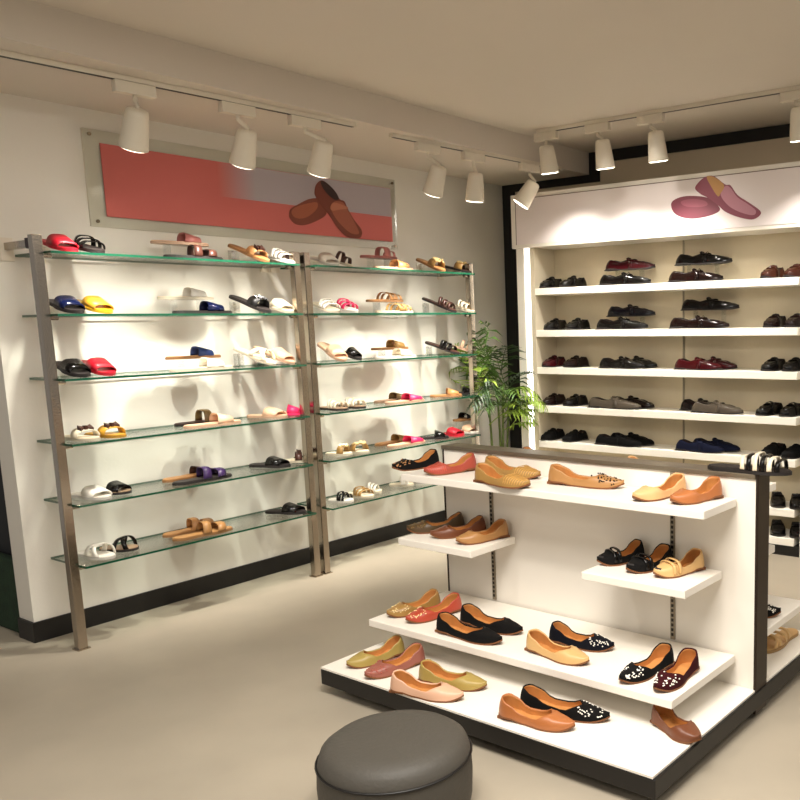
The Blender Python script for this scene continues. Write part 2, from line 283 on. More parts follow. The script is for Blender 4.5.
def poly_extrude(pts, t, axis, m, name, parent, off):
    # pts (a,z) outline on a wall: axis 'x' -> (off,a,z) facing +X ; 'y' -> (a,off,z) facing -Y. closed smooth outline
    n = len(pts); P = []
    for i in range(n):
        p0, p1, p2, p3 = (Vector((*pts[(i+k-1) % n], 0)) for k in range(4))
        for u in (0, .25, .5, .75):
            P.append(.5*((2*p1) + (-p0+p2)*u + (2*p0-5*p1+4*p2-p3)*u*u + (-p0+3*p1-3*p2+p3)*u**3))
    vs = []
    for s_ in (0, t):
        for p in P:
            vs.append((off+s_, p.x, p.y) if axis == 'x' else (p.x, off-s_, p.y))
    N = len(P)
    fs = [tuple(range(N)), tuple(range(N, 2*N))] + [(i, (i+1) % N, N+(i+1) % N, N+i) for i in range(N)]
    o = mk(name, vs, fs, m, parent)
    bm = bmesh.new(); bm.from_mesh(o.data); bmesh.ops.triangulate(bm, faces=[f for f in bm.faces if len(f.verts) > 4])
    bmesh.ops.recalc_face_normals(bm, faces=bm.faces); bm.to_mesh(o.data); bm.free()
    return o
# ---------------------------------------------------------------- room
YB = 2.87; ZS = 2.656; ZC = 2.82; XS = .86; YE = -.965
struct('floor', MB().box((-2.2, -6, -.05), (7, YB+.1, 0)), FLOOR)
struct('wall_left', MB().box((-.15, YE, 0), (0, YB+.1, ZC)), WALL)
struct('wall_back', MB().box((0, YB, 0), (7, YB+.1, ZC+.1)), mat('back_wall_paint', '#d3c5ac', .7, vary=.03, vscale=1.5))
struct('ceiling', MB().box((XS, -6, ZC), (7, YB, ZC+.08)), CEIL)
struct('ceiling_soffit', MB().box((-2.2, -6, ZS), (XS, YB, ZC+.08)), CEIL)
b = MB().box((0, YE-.012, 0), (.012, YB, .104)).box((-.15, YE-.012, 0), (0, YE, .104))
struct('baseboard_left', b, BLACK)
# black painted band that frames the corner and follows the ceiling step
b = MB().box((.006, YB-.012, 0), (.13, YB, ZS)).box((.13, YB-.012, 2.597), (.955, YB, ZS)).box((.862, YB-.012, ZS), (.955, YB, ZC-.004)).box((.955, YB-.012, 2.735), (5, YB, ZC-.004))
struct('trim_back', b, BLACKW)
# dark recess beyond the end of the wall
struct('wall_recess', MB().box((-2.2, -.90, 0), (-.15, -.80, ZS)), mat('dark_recess', '#0c0f14', .7))
g = tag(MB().box((-1.6, -.955, 0), (-.158, -.905, .40)).build('green_box', mat('dark_green_fabric', '#16301a', .9, bump=.4, bscale=90, vary=.25, vscale=20), bevel=.012),
        'low dark green fabric covered box in the dark opening past the left wall end', 'box')
# ---------------------------------------------------------------- glass racks
HS = (1.905, 1.620, 1.319, 1.011, .716, .415)
def rack(y0, y1, label, arm):
    t = thing('display_rack', (.295, (y0+y1)/2, 0), label, 'display rack', 'steel and glass racks on the left wall')
    ox, oy = .295, (y0+y1)/2
    for yy, sg in ((y0, -1), (y1, 1)):
        yc = yy + sg*.026 - oy
        p = MB().box((-.022, yc-.022, .004), (.022, yc+.022, 1.985)).build('post', CHROME, t, bevel=.003)
        MB().box((-.03, yc-.03, 0), (.03, yc+.03, .006)).build('foot_plate', CHROME, p)
        a = MB().box((-.295+.012, yc-.012, 1.93), (-.022, yc+.012, 1.965)).build('wall_arm', CHROME, t, bevel=.002)
        MB().box((-.295, yc-.03, 1.88), (-.283, yc+.03, 1.99)).build('wall_plate', CAN, a, bevel=.002)
        MB().box((-.06, yc-.018, 1.925), (-.022, yc+.018, 1.972)).build('arm_clamp', mat('dark_clamp', '#2a1416', .5), a)
        for h in HS:
            c = MB()
            for dx in (.0,):
                c.tube([(dx, yc-sg*.018, h-.012), (dx, yc-sg*.06, h-.012)], .011, 12)
                c.box((dx-.012, yc-sg*.05-.01, h-.012), (dx+.012, yc-sg*.05+.01, h-.0062))
            c.build('shelf_clamp', CHROME, t)
    for h in HS:
        mb = MB().box((.025-ox, y0-oy, h-.005), (.372-ox, y1-oy, h+.0058), mi=0, emi=1)
        mb.build('glass_shelf', [GLASS, GEDGE], t)
    return t
rack(-.864, .507, 'left brushed steel rack of six green edged glass shelves, nearer the wall end', True)
rack(.633, 2.058, 'right brushed steel rack of six green edged glass shelves, nearer the corner plant', False)
# ---------------------------------------------------------------- poster on left wall
t = thing('wall_poster', (0, .6, 2.3), 'pink and grey advertising poster with brown loafers in clear frame, above glass racks', 'poster')
t.location = (0, 0, 0)
MB().box((.012, -.484, 2.074), (.02, 1.645, 2.556)).build('acrylic_frame', clear_mat('frame_acrylic', (.96, .965, .955, 1), .35, .08), t)
MB().box((.0, -.484, 2.074), (.0115, 1.645, 2.556)).build('backing_board', mat('poster_backing', '#dcd6c6', .6), t)
pk = mat('poster_pink', '#c4645c', .6)
MB().box((.0205, -.405, 2.128), (.0245, 1.594, 2.492)).build('print', pk, t)
# soft edged grey blue area, top right of the print
gm = bpy.data.materials.new('poster_grey_fade'); gm.use_nodes = True; nt = gm.node_tree; bs = nt.nodes['Principled BSDF']; bs.inputs['Roughness'].default_value = .6
tc = nt.nodes.new('ShaderNodeTexCoord'); sx = nt.nodes.new('ShaderNodeSeparateXYZ'); mr = nt.nodes.new('ShaderNodeMapRange'); mx = nt.nodes.new('ShaderNodeMix'); mx.data_type = 'RGBA'
mr.inputs['From Min'].default_value = .25; mr.inputs['From Max'].default_value = .5
nt.links.new(tc.outputs['Object'], sx.inputs[0]); nt.links.new(sx.outputs['Y'], mr.inputs['Value']); nt.links.new(mr.outputs[0], mx.inputs['Factor'])
mx.inputs['A'].default_value = lin('#c4645c'); mx.inputs['B'].default_value = lin('#aaa0a4'); nt.links.new(mx.outputs['Result'], bs.inputs['Base Color'])
MB().box((.0246, .25, 2.298), (.0256, 1.592, 2.490)).build('print_upper_area', gm, t)
AC = dict(brown_back='#7c3a28', brown_back_top='#a2573a', brown_front='#70301f', brown_vamp='#96513b', brown_open='#2c100c', brown_strap='#b06a4c',
          plum_back='#7a3a48', plum_back_top='#93505e', plum_front='#8a4656', plum_vamp='#bb8290', plum_open='#b98a52')
names = dict(brown_back='printed_shoe', brown_front='printed_shoe', brown_back_top='printed_vamp', brown_vamp='printed_vamp', brown_open='printed_opening', brown_strap='printed_strap',
             plum_back='printed_shoe', plum_front='printed_shoe', plum_back_top='printed_vamp', plum_vamp='printed_vamp', plum_open='printed_opening')
order = ['brown_back', 'brown_back_top', 'brown_front', 'brown_vamp', 'brown_open', 'brown_strap']
last = None
for i, k in enumerate(order):
    base = k in ('brown_back', 'brown_front')
    o = poly_extrude(ART[k], .0006, 'x', mat('print_'+k, AC[k], .6), names[k], t if base else last, .0258+i*.0007)
    if base: last = o
for (y, z) in ((-.455, 2.53), (-.455, 2.10), (1.615, 2.53), (1.615, 2.10)):
    MB().tube([(.02, y, z), (.03, y, z)], .009, 10).build('standoff_screw', CHROME, t)
# ---------------------------------------------------------------- men's wall unit
UX0, UX1, UY, UYB = .473, 2.86, 2.425, 2.69
t = thing('wall_shelving', (0, 0, 0), 'white shelving unit of dark loafers against the back wall with lit left edge', 'shelving unit')
MB().box((UX0, UY, 0), (.545, YB-.015, 2.099)).build('side_panel', WHITE, t, bevel=.002)
MB().box((2.74, UY, 0), (UX1, YB-.015, 2.099)).build('side_panel', WHITE, t, bevel=.002)
MB().box((.60, UY+.002, .12), (.640, YB-.02, 2.099)).build('inner_side', mat('inner_side_panel', '#d8ccb2', .6), t)
MB().box((.548, UY+.01, .10), (.598, UY+.02, 2.098)).build('led_strip', LED, t)
MB().box((.546, UY+.021, .0), (.599, UY+.06, 2.099)).build('led_channel', WHITE, t)
MB().box((.64, UYB, 0), (2.739, UYB+.02, 2.099)).build('back_panel', UNITBACK, t)
MENZ = (1.750, 1.438, 1.158, .866, .593, .263, .07)
for z in MENZ:
    MB().box((.641, UY, z), (2.70, UYB-.001, z+.05)).build('shelf', WSHELF, t, bevel=.003)
MB().box((.60, UY+.01, 0), (2.74, UYB-.002, .069)).build('plinth', BLACK, t)
for x in (1.76,):
    s = MB().box((x-.006, UYB-.008, .35), (x+.006, UYB-.002, 2.099))
    s.build('slot_rail', mat('rail_grey', '#8d836f', .5), t)
h = MB().box((UX0-.02, 2.40, 2.10), (UX1+.3, YB-.015, 2.49)).build('header_board', WHITE, t, bevel=.003)
MB().box((UX0+.03, 2.3955, 2.125), (UX1+.27, 2.3995, 2.455)).build('header_print', mat('header_print_lilac', '#eee4e2', .4), h)
fr = MB()
for (x0, z0, x1, z1) in ((UX0+.03, 2.455, UX1+.27, 2.46), (UX0+.026, 2.125, UX0+.031, 2.46)):
    fr.box((x0, 2.3945, z0), (x1, 2.3995, z1))
fr.build('header_border', mat('border_brown', '#6d5648', .5), h)
last = None
for i, k in enumerate(['plum_back', 'plum_back_top', 'plum_front', 'plum_vamp', 'plum_open']):
    base = k in ('plum_back', 'plum_front')
    o = poly_extrude(ART[k], .0006, 'y', mat('print_'+k, AC[k], .5), names[k], h if base else last, 2.3953-i*.0007)
    if base: last = o
# ---------------------------------------------------------------- gondola
GA = -.026; GL = 1.642; GT = .972
gm_ = Matrix.Translation((1.768, .158, 0)) @ Matrix.Rotation(GA, 4, 'Z')
t = thing('display_gondola', (1.768, .158, 0), 'white double sided gondola of ladies flats on castors with stepped shelves', 'display stand', rot=(0,0,GA))
# local: x along, -y toward viewer
PT = .10
MB().box((.0085, -PT+.004, .1205), (GL-.0125, -.004+.0, GT-.02), M=Matrix.Translation((0, PT-.0, 0))).build('panel', WHITE, t)
fr = MB().box((GL-.012, -.002, .02), (GL, PT+.002, GT))
fr.build('end_post', DARKMET, t, bevel=.002); MB().box((0, .0, .1205), (.008, PT, GT-.019)).build('end_strip', DARKMET, t, bevel=.002)
MB().box((0, -.006, GT-.018), (GL-.0125, PT+.006, GT)).build('top_bar', CAPMET, t, bevel=.002)
for sx in (.305, 1.272):
    s = MB().box((sx-.010, -.0035, .255), (sx+.010, .003, GT-.02)); s.build('slot_channel', mat('slot_metal', '#9a8f7c', .4, metal=.5), t)
    d = MB()
    for k in range(33):
        d.box((sx-.005, -.006, .27+k*.0205), (sx+.005, -.0036, .282+k*.0205))
    d.build('slots', SLOT, t)
for (x0, x1, d, z) in ((0, GL-.0875, .272, .875), (0, .45, .307, .581), (1.035, GL-.146, .307, .581), (0, GL-.0875, .504, .25)):
    s = MB().box((x0, -d, z-.032), (x1, -.007, z)).build('shelf', WHITE, t, bevel=.003)
    for sx in (.305, 1.272):
        if x0 < sx < x1 and z > .3: MB().box((sx-.004, -d*.7, z-.055), (sx+.004, -.0065, z-.0325)).build('bracket', WHITE, s)
for (x0, x1, d, z) in ((0, GL-.0875, .272, .875), (0, GL-.10, .30, .60), (0, GL-.004, .42, .335)):
    MB().box((x0, PT+.007, z-.032), (x1, PT+d, z)).build('shelf', WHITE, t, bevel=.003)
D0, D1 = -.774, PT+.62
MB().box((.0, D0, .112), (GL-.004, D1, .12)).build('base_deck', WHITE, t)
MB().box((.0, D0-.002, .045), (GL+.006, D1+.002, .1115)).build('base_skirt', BLACK, t, bevel=.003)
for cx, cy in ((.1, D0+.1), (GL-.12, D0+.1), (.1, D1-.1), (GL-.12, D1-.1)):
    c = MB().tube([(cx-.012, cy, .022), (cx+.012, cy, .022)], .022, 16).build('castor', BLACK, t)
    MB().box((cx-.018, cy-.016, .028), (cx+.018, cy+.016, .0448)).build('castor_fork', DARKMET, c)
# ---------------------------------------------------------------- pouf in the foreground
px_, py_, ph = 2.69, -1.09, .26
prof = [(r*.76, z) for r, z in [(.0, .0), (.28, 0), (.30, .01), (.315, .06), (.32, .13), (.315, .2), (.30, .235), (.265, .255), (.2, .262), (.0, .265)]]
vs = []; fs = []; n = 48
for r, z in prof:
    for j in range(n): vs.append((r*cos(2*pi*j/n), r*sin(2*pi*j/n), z))
for i in range(len(prof)-1):
    for j in range(n): fs.append((i*n+j, i*n+(j+1) % n, (i+1)*n+(j+1) % n, (i+1)*n+j))
t = thing('pouf', (px_, py_, 0), 'round dark grey pouf on the floor in front of the white gondola', 'pouf')
mk('cushion', vs, fs, mat('charcoal_leather', '#45413a', .6, bump=.15, bscale=70), t, True)
MB().tube([((.2415)*cos(2*pi*j/40), .2415*sin(2*pi*j/40), .2) for j in range(41)], .004, 6, cap=False).build('piping', BLACK, t, True)
# ---------------------------------------------------------------- track lighting
def track(p, q, z, label, drop=0):
    p = Vector((*p, z)); q = Vector((*q, z)); d = (q-p); L = d.length; a = math.atan2(d.y, d.x)
    M = Matrix.Translation(p) @ Matrix.Rotation(a, 4, 'Z')
    t = thing('ceiling_track', p, label, 'track', 'lighting tracks', (0, 0, a))
    MB().box((0, -.017, -.022), (L, .017, -.0)).build('rail', CAN, t, bevel=.002)
    MB().box((.01, -.010, -.0235), (L-.01, .010, -.0222)).build('rail_slot', BLACK, t)
    return t
track((.66, -1.5), (.80, .60), ZS, 'white lighting track on the soffit, nearer one with three lamps above poster')
track((.77, .90), (.885, 2.44), ZS, 'white lighting track on the soffit toward the corner, with three lamps')
track((1.02, 2.0), (3.6, 2.0), ZC, 'white lighting track on the higher ceiling, parallel to the shelving unit')
def spot(x, y, z_top, body, aim, label, along, ww=1, spotE=85, size=70):
    """body: centre of the can. aim: unit direction of light."""
    t = thing('spotlight', (x, y, z_top), label, 'spotlight', 'white track spotlights', (0, 0, along))
    MB().box((-.09, -.02, -.075), (.09, .02, -.024)).build('adapter', CAN, t, bevel=.003)
    R_ = Matrix.Rotation(-along, 3, 'Z')
    bc = R_ @ (Vector(body) - Vector((x, y, z_top))); d = (R_ @ Vector(aim)).normalized()
    top = bc - d*.085
    MB().tube([(0, 0, -.07), (0, 0, -.095), tuple(top - d*.012), tuple(top+d*.01)], .011, 10).build('swivel_neck', CAN, t, True)
    pr = [(0, -.092), (.035, -.09), (.046, -.082), (.050, -.06), (.062, .078), (.063, .086), (.058, .086), (.055, .07), (.052, .055), (0, .055)]
    up = Vector((0, 0, 1)) if abs(d.z) < .99 else Vector((1, 0, 0)); a = d.cross(up).normalized(); b_ = d.cross(a)
    vs = []; fs = []; n = 28
    for r, s in pr:
        for j in range(n): vs.append(bc + d*s + (a*cos(2*pi*j/n) + b_*sin(2*pi*j/n))*r)
    for i in range(len(pr)-1):
        for j in range(n): fs.append((i*n+j, i*n+(j+1) % n, (i+1)*n+(j+1) % n, (i+1)*n+j))
    can = mk('lamp_can', vs, fs, CAN, t, True)
    vs = [bc + d*s_ + (a*cos(2*pi*j/n) + b_*sin(2*pi*j/n))*r_ for r_, s_ in ((.0575, .084), (.056, .089), (.046, .092)) for j in range(n)]
    mk('lamp_face', vs, [(i*n+j, i*n+(j+1) % n, (i+1)*n+(j+1) % n, (i+1)*n+j) for i in range(2) for j in range(n)]+[tuple(range(2*n, 3*n))], LENS, can)
    l = bpy.data.lights.new('spot_lamp', 'SPOT'); l.energy = spotE; l.spot_size = radians(size); l.spot_blend = .9; l.shadow_soft_size = .035
    l.color = (1, .94, .85)
    o = bpy.data.objects.new('spot_lamp', l); C.objects.link(o)
    o.location = Vector(body) + Vector(aim).normalized()*.115
    o.rotation_euler = Vector(aim).to_track_quat('-Z', 'Y').to_euler()
    return t
WA = (-.48, 0.05, -1)
TA = math.atan2(2.1, .14); TB = math.atan2(1.54, .115)
spot(.72, -.60, ZS, (.70, -.60, 2.44), WA, 'white track spotlight above the left end of the poster', TA, 30)
E2 = [((.688, -.97), 'leftmost'), ]
spot(.748, -.10, ZS, (.728, -.06, 2.435), WA, 'white track spotlight above the middle of the pink poster', TA)
spot(.775, .28, ZS, (.765, .385, 2.444), WA, 'white track spotlight above the brown shoes on the poster', TA)
spot(.80, 1.17, ZS, (.80, 1.232, 2.425), WA, 'white track spotlight right of the poster, first on the corner track', TB)
spot(.825, 1.56, ZS, (.825, 1.57, 2.421), (-.2, .1, -1), 'white track spotlight hanging straight, middle lamp of the corner track', TB)
spot(.865, 2.10, ZS, (.875, 2.06, 2.43), (-.45, -.3, -.8), 'bright white track spotlight swung left in front of the black corner band', TB)
MA = (0, .20, -1)
spot(1.09, 2.0, ZC, (1.101, 2.0, 2.622), MA, 'white track spotlight hanging over the left end of the header board', 0, 1, 42, 110)
spot(1.50, 2.0, ZC, (1.545, 2.0, 2.605), MA, 'white track spotlight, second from left in front of the back wall', 0, 1, 42, 110)
spot(1.89, 2.0, ZC, (1.933, 2.0, 2.606), MA, 'white track spotlight, third from left, above the plum printed shoes', 0, 1, 42, 110)
spot(2.82, 2.0, ZC, (2.845, 2.0, 2.616), MA, 'white track spotlight cut by the right edge of the photo', 0, 1, 42, 110)
# ---------------------------------------------------------------- shoes
COL = dict(black='#0c0a09', white='#f2ece0', cream='#e9dcc2', nude='#dcb494', rose='#b06a62', crimson='#b80f26', navy='#0c1434', yellow='#e0b21c', mustard='#cf9a2a',
    brown='#44241a', tan='#b98450', camel='#a87a48', taupe='#a08468', blue='#20386e', bronze='#7c6238', purple='#36204f', pink='#e0245e', gold='#a07a40', lightgold='#e8cf96',
    maroon='#36080e', brownblack='#170b09', navyblack='#090a14', crimsondark='#3a060b', grey='#4d453b', suede='#070606', navysuede='#0a0f26', coral='#a34636', coralred='#b0442e', peach='#dcae78',
    orange='#ac6838', olive='#4d3a20', olivegold='#a68f4c', brownmid='#6a3a20', beige='#d2a96f', rosebrown='#96594a', palepink='#dcae90')
def smat(c, kind):
    if kind == 'patent': return mat('patent_'+c, COL[c], .15, spec=.3)
    if kind == 'leather': return mat('leather_'+c, COL[c], .42, bump=.05, bscale=150)
    if kind == 'suede': return mat('suede_'+c, COL[c], .9, spec=.2)
    return mat('shoe_'+c, COL[c], .5)
LINING = mat('tan_lining', '#c08448', .55, vary=.12, vscale=25)
SOLEM = mat('tan_sole', '#7a4a26', .6)
DSOLE = mat('dark_sole', '#1a1310', .6)
N = 22
TS = [.5-.5*cos(pi*i/N) for i in range(N+1)]
def interp(P, t):
    for (a, x), (b, y) in zip(P, P[1:]):
        if t <= b:
            u = (t-a)/(b-a); u = u*u*(3-2*u); return x+(y-x)*u
    return P[-1][1]
def wfun(t, W, point):
    body = interp([(0, .74), (.12, .78), (.35, .72), (.66, 1.0), (1, 1.0)], t)
    h = 1 if t > .16 else sqrt(max(0, 1-((.16-t)/.16)**2))
    if t > .66:
        u = (t-.66)/.34
        k = (1-u**point[0])**(1/point[1]) if u < 1 else 0
    else: k = 1
    return W/2*body*h*k
def loft(side_fn, name, m, parent, mi_fn=None, smooth=True): pass
def sole_mesh(L, W, th, point, prof, z0=0, grow=1.0, inset=0):
    vs = []; fs = []
    for t in TS:
        w = wfun(t, W, point)*grow; x = t*L + (0 if not inset else 0)
        x = L*.5 + (x-L*.5)*(1-inset)
        for (y, z) in ((-w, 0), (-w, th), (0, th), (w, th), (w, 0), (0, 0)):
            vs.append((x, y, z0 + prof(t) + z))
    for i in range(N):
        for j in range(6):
            j2 = (j+1) % 6; fs.append((i*6+j, i*6+j2, (i+1)*6+j2, (i+1)*6+j))
    return vs, fs
def make_sole(name, L, W, th, point, prof, m, parent, z0=0, grow=1.0, inset=0):
    vs, fs = sole_mesh(L, W, th, point, prof, z0, grow, inset)
    o = mk(name, vs, fs, m, parent); fixn(o); return o
def fixn(o, weld=True):
    bm = bmesh.new(); bm.from_mesh(o.data)
    if weld: bmesh.ops.remove_doubles(bm, verts=bm.verts, dist=.0002)
    bmesh.ops.recalc_face_normals(bm, faces=bm.faces); bm.to_mesh(o.data); bm.free()
def vamp_pt(t, ph, L, W, H, point, prof, z0, px_=.36):
    w = wfun(t, W, point); h = H(t)
    lean = .020*max(0, 1-t/.22)*sin(ph)**2*2.2 if t < .22 else 0
    return Vector((t*L+lean, w*max(cos(ph), 0)**px_, z0 + prof(t) + h*sin(ph)**.95))
def make_upper(L, W, point, prof, H, t0, t1, a0, z0, m, lin_m, parent, name='upper', wall=.004):
    vs = []; fs = []; mi = []; M = 7
    def phc(t):
        if t <= t0: return a0
        if t >= t1: return pi/2
        u = (t-t0)/(t1-t0); return a0 + (pi/2-a0)*u**1.6
    for sd in (1, -1):
        k0 = len(vs)
        for layer in (0, 1):
            for i, t in enumerate(TS):
                for j in range(M+1):
                    p = vamp_pt(t, phc(t)*j/M, L, W, H, point, prof, z0)
                    if layer:
                        p.y = max(p.y-wall, 0); p.z = max(p.z - wall*(j/M), z0+prof(t)); p.x = L/2+(p.x-L/2)*(1-2*wall/L)
                    p.y *= sd; vs.append(p)
        S_ = (N+1)*(M+1)
        for layer in (0, 1):
            for i in range(N):
                for j in range(M):
                    a = k0+layer*S_+i*(M+1)+j
                    fs.append((a, a+M+1, a+M+2, a+1)); mi.append(layer)
        for i in range(N):
            if phc(TS[i]) < pi/2-.01:
                a = k0+i*(M+1)+M; fs.append((a, a+M+1, a+S_+M+1, a+S_)); mi.append(0)
    o = mk(name, vs, fs, [m, lin_m], parent, True, mi)
    me = o.data; bm = bmesh.new(); bm.from_mesh(me); bmesh.ops.remove_doubles(bm, verts=bm.verts, dist=.0003)
    bmesh.ops.recalc_face_normals(bm, faces=bm.faces); bm.to_mesh(me); bm.free()
    return o
def band(L, W, point, z0, tl, tr, wd, h, m, parent, name='strap', th=.004, prof=lambda t: 0, wob=0):
    """arched strap from the left edge at tl to the right edge at tr, wd = width (fraction of L)"""
    n = 12; vs = []; fs = []
    for i in range(n+1):
        a = pi*i/n; u = i/n; tc_ = tl+(tr-tl)*u
        for s in (-.5, .5):
            for q in (0, th):
                t_ = min(max(tc_+s*wd*(1-.15*sin(a)), .02), .98)
                w = wfun(t_, W, point)+.001+q*.6
                sg = cos(a); y = w*(abs(sg)**.6)*(1 if sg > 0 else -1)
                vs.append((t_*L, y, z0+prof(t_)+(h+(wob*(s+.5)))*sin(a)**.8+q))
    for i in range(n):
        k = i*4
        for a, b in ((0, 1), (1, 3), (3, 2), (2, 0)): fs.append((k+a, k+b, k+4+b, k+4+a))
    fs += [(0, 2, 3, 1), (n*4, n*4+1, n*4+3, n*4+2)]
    o = mk(name, vs, fs, m, parent, True); fixn(o, False); return o
def blobs(pts, r, m, parent, name):
    mb = MB()
    for p in pts:
        p = Vector(p)
        mb.add([p+Vector(q)*r for q in ((1,0,0),(-1,0,0),(0,1,0),(0,-1,0),(0,0,.8),(0,0,-.8))], [(0,2,4),(2,1,4),(1,3,4),(3,0,4),(2,0,5),(1,2,5),(3,1,5),(0,3,5)])
    return mb.build(name, m, parent)
def sandal(o, L, W, style, cols):
    ins, up = cols.split(); point = (2.4, 2.0)
    prof = lambda t: .0
    im = smat(ins, ''); um = smat(up, 'patent' if up in ('black', 'navy') and style != 'flower' else 'leather')
    sm = DSOLE if ins in ('black', 'navy', 'brown', 'taupe') else mat('edge_'+ins, tuple(c*.6 for c in lin(COL[ins])[:3])+(1,), .6)
    if ins in ('black', 'navy'): im = mat('insole_dark', '#241c19', .6)
    if ins in ('crimson', 'pink', 'yellow'): sm = im
    make_sole('sole', L, W, .012, point, prof, sm, o)
    make_sole('insole', L, W, .004, point, prof, im, o, .0122, .94, .03)
    z = .014; hh = .050
    if style in ('slide',):
        band(L, W, point, z, .73, .67, .36, hh-.004, um, o, wob=-.026)
    elif style == 'band': band(L, W, point, z, .68, .64, .28, hh, um, o, wob=-.02)
    elif style == 'twoband':
        band(L, W, point, z, .55, .50, .13, hh+.008, um, o); band(L, W, point, z, .80, .74, .15, hh-.012, um, o)
    elif style == 'cross':
        band(L, W, point, z, .50, .82, .12, hh, um, o); band(L, W, point, z+.002, .82, .50, .12, hh+.002, um, o)
    elif style == 'multi3':
        for k, (a, b_) in enumerate(((.48, .52), (.64, .62), (.80, .74))): band(L, W, point, z, a, b_, .10, hh-.002-k*.008, um, o)
    elif style == 'multi4':
        for k, (a, b_) in enumerate(((.42, .55), (.56, .68), (.86, .60), (.74, .82))): band(L, W, point, z+.001*k, a, b_, .075, hh-k*.006, um, o)
    elif style == 'dome':
        for k in range(6): band(L, W, point, z, .44+.09*k, .48+.08*k, .055, .060-abs(k-2)*.007, smat('black', 'patent') if k % 2 else um, o)
    elif style == 'ring':
        band(L, W, point, z, .62, .60, .16, hh+.012, um, o); band(L, W, point, z, .82, .80, .08, hh-.014, um, o)
    elif style == 'bow':
        band(L, W, point, z, .72, .66, .22, hh-.006, um, o, wob=-.012)
        dm = smat('brown', 'leather'); mb = MB()
        for sg in (-1, 1):
            mb.add([(L*.70, 0, z+hh), (L*.66, sg*.032, z+hh+.012), (L*.78, sg*.032, z+hh-.004), (L*.66, sg*.032, z+hh-.01), (L*.78, sg*.032, z+hh-.022)],
                   [(0, 1, 2), (0, 3, 1), (0, 4, 3), (0, 2, 4), (1, 3, 4, 2)])
        mb.box((L*.70-.008, -.007, z+hh-.014), (L*.70+.014, .007, z+hh+.008)); mb.build('bow', dm, o)
    elif style == 'flower':
        band(L, W, point, z, .70, .66, .26, hh-.004, um, o)
        r_ = random.Random(int(L*1e4))
        blobs([(L*(.60+.2*r_.random()), W*.34*(r_.random()*2-1), z+hh*.80+.016*r_.random()) for _ in range(26)], .011, smat(up if up == 'black' else 'lightgold', 'patent'), o, 'beads')
def flat(o, L, W, style, cols):
    c1, c2 = cols.split(); point = (1.7, 1.5)
    hs = .92
    prof = lambda t: .006*max(0, (t-.8)/.2)**2*3 + (.010 if t < .22 else .010*max(0, 1-(t-.22)/.12))*1.0
    prof2 = prof
    H = lambda t: interp([(0, .108), (.04, .108), (.17, .084), (.34, .052), (.54, .044), (.66, .046), (.82, .034), (1, .014)], t)
    up = smat(c1, 'suede' if c1 in ('black', 'navyblack', 'maroon') else 'leather')
    make_sole('sole', L, W, .006, point, prof, SOLEM, o, 0, 1.02, -.008)
    MB().add([(x*L, y, z) for x in (.012, .21) for y, z in ((-.026, 0), (.026, 0), (.026, .0098), (-.026, .0098))],
             [(0,1,2,3),(7,6,5,4),(0,4,5,1),(1,5,6,2),(2,6,7,3),(3,7,4,0)]).build('heel', SOLEM, o)
    make_sole('insole', L, W, .003, point, prof, LINING, o, .0062, .93, .03)
    make_upper(L, W, point, prof, H, .54, .69, .62, .006, up, LINING, o)
    # piped rim along the opening
    r_ = random.Random(int(L*1e5)+len(cols)); am = smat(c2, 'leather')
    pts = []
    if 'dots' in style:
        for _ in range(46):
            t_ = .68+.27*r_.random(); ph = .5+(pi-1.0)*r_.random(); s = 1 if ph < pi/2 else -1; q = vamp_pt(t_, min(ph, pi-ph), L, W, H, point, prof, .006)
            q.y *= s; pts.append(q)
        blobs(pts, .0042, am, o, 'embroidery')
    elif 'leopard' in style:
        for _ in range(60):
            t_ = .62+.34*r_.random(); ph = .3+(pi-.6)*r_.random(); s = 1 if ph < pi/2 else -1; q = vamp_pt(t_, min(ph, pi-ph), L, W, H, point, prof, .006)
            q.y *= s; pts.append(q)
        blobs(pts, .0048, smat('black', 'suede'), o, 'animal_spots')
    elif 'stripe' in style:
        mb = MB()
        for k in range(9):
            t_ = .66+k*.034; row = []
            for j in range(13):
                ph = .25+(pi-.5)*j/12; s = 1 if ph < pi/2 else -1; tt = t_ + .025*(1-abs(j-6)/6)
                q = vamp_pt(min(tt, .985), min(ph, pi-ph), L, W, H, point, prof, .0065); q.y *= s; row.append(q)
            mb.tube(row, .0016, 5)
        mb.build('woven_ribs', mat('rib_'+c1, tuple(min(1, c*1.7) for c in lin(COL[c1])[:3])+(1,), .5), o)
    elif 'bow' in style:
        for k in range(2):
            band(L, W*1.02, point, .012, .62+k*.10, .60+k*.10, .06, .046-k*.006, smat(c1, 'patent'), o, 'cross_strap')
        q = vamp_pt(.9, pi/2, L, W, H, point, prof, .006)
        MB().tube([(q.x, -.016, q.z-.004), (q.x+.012, 0, q.z-.003), (q.x, .016, q.z-.004)], .006, 8).build('toe_opening', DSOLE, o)
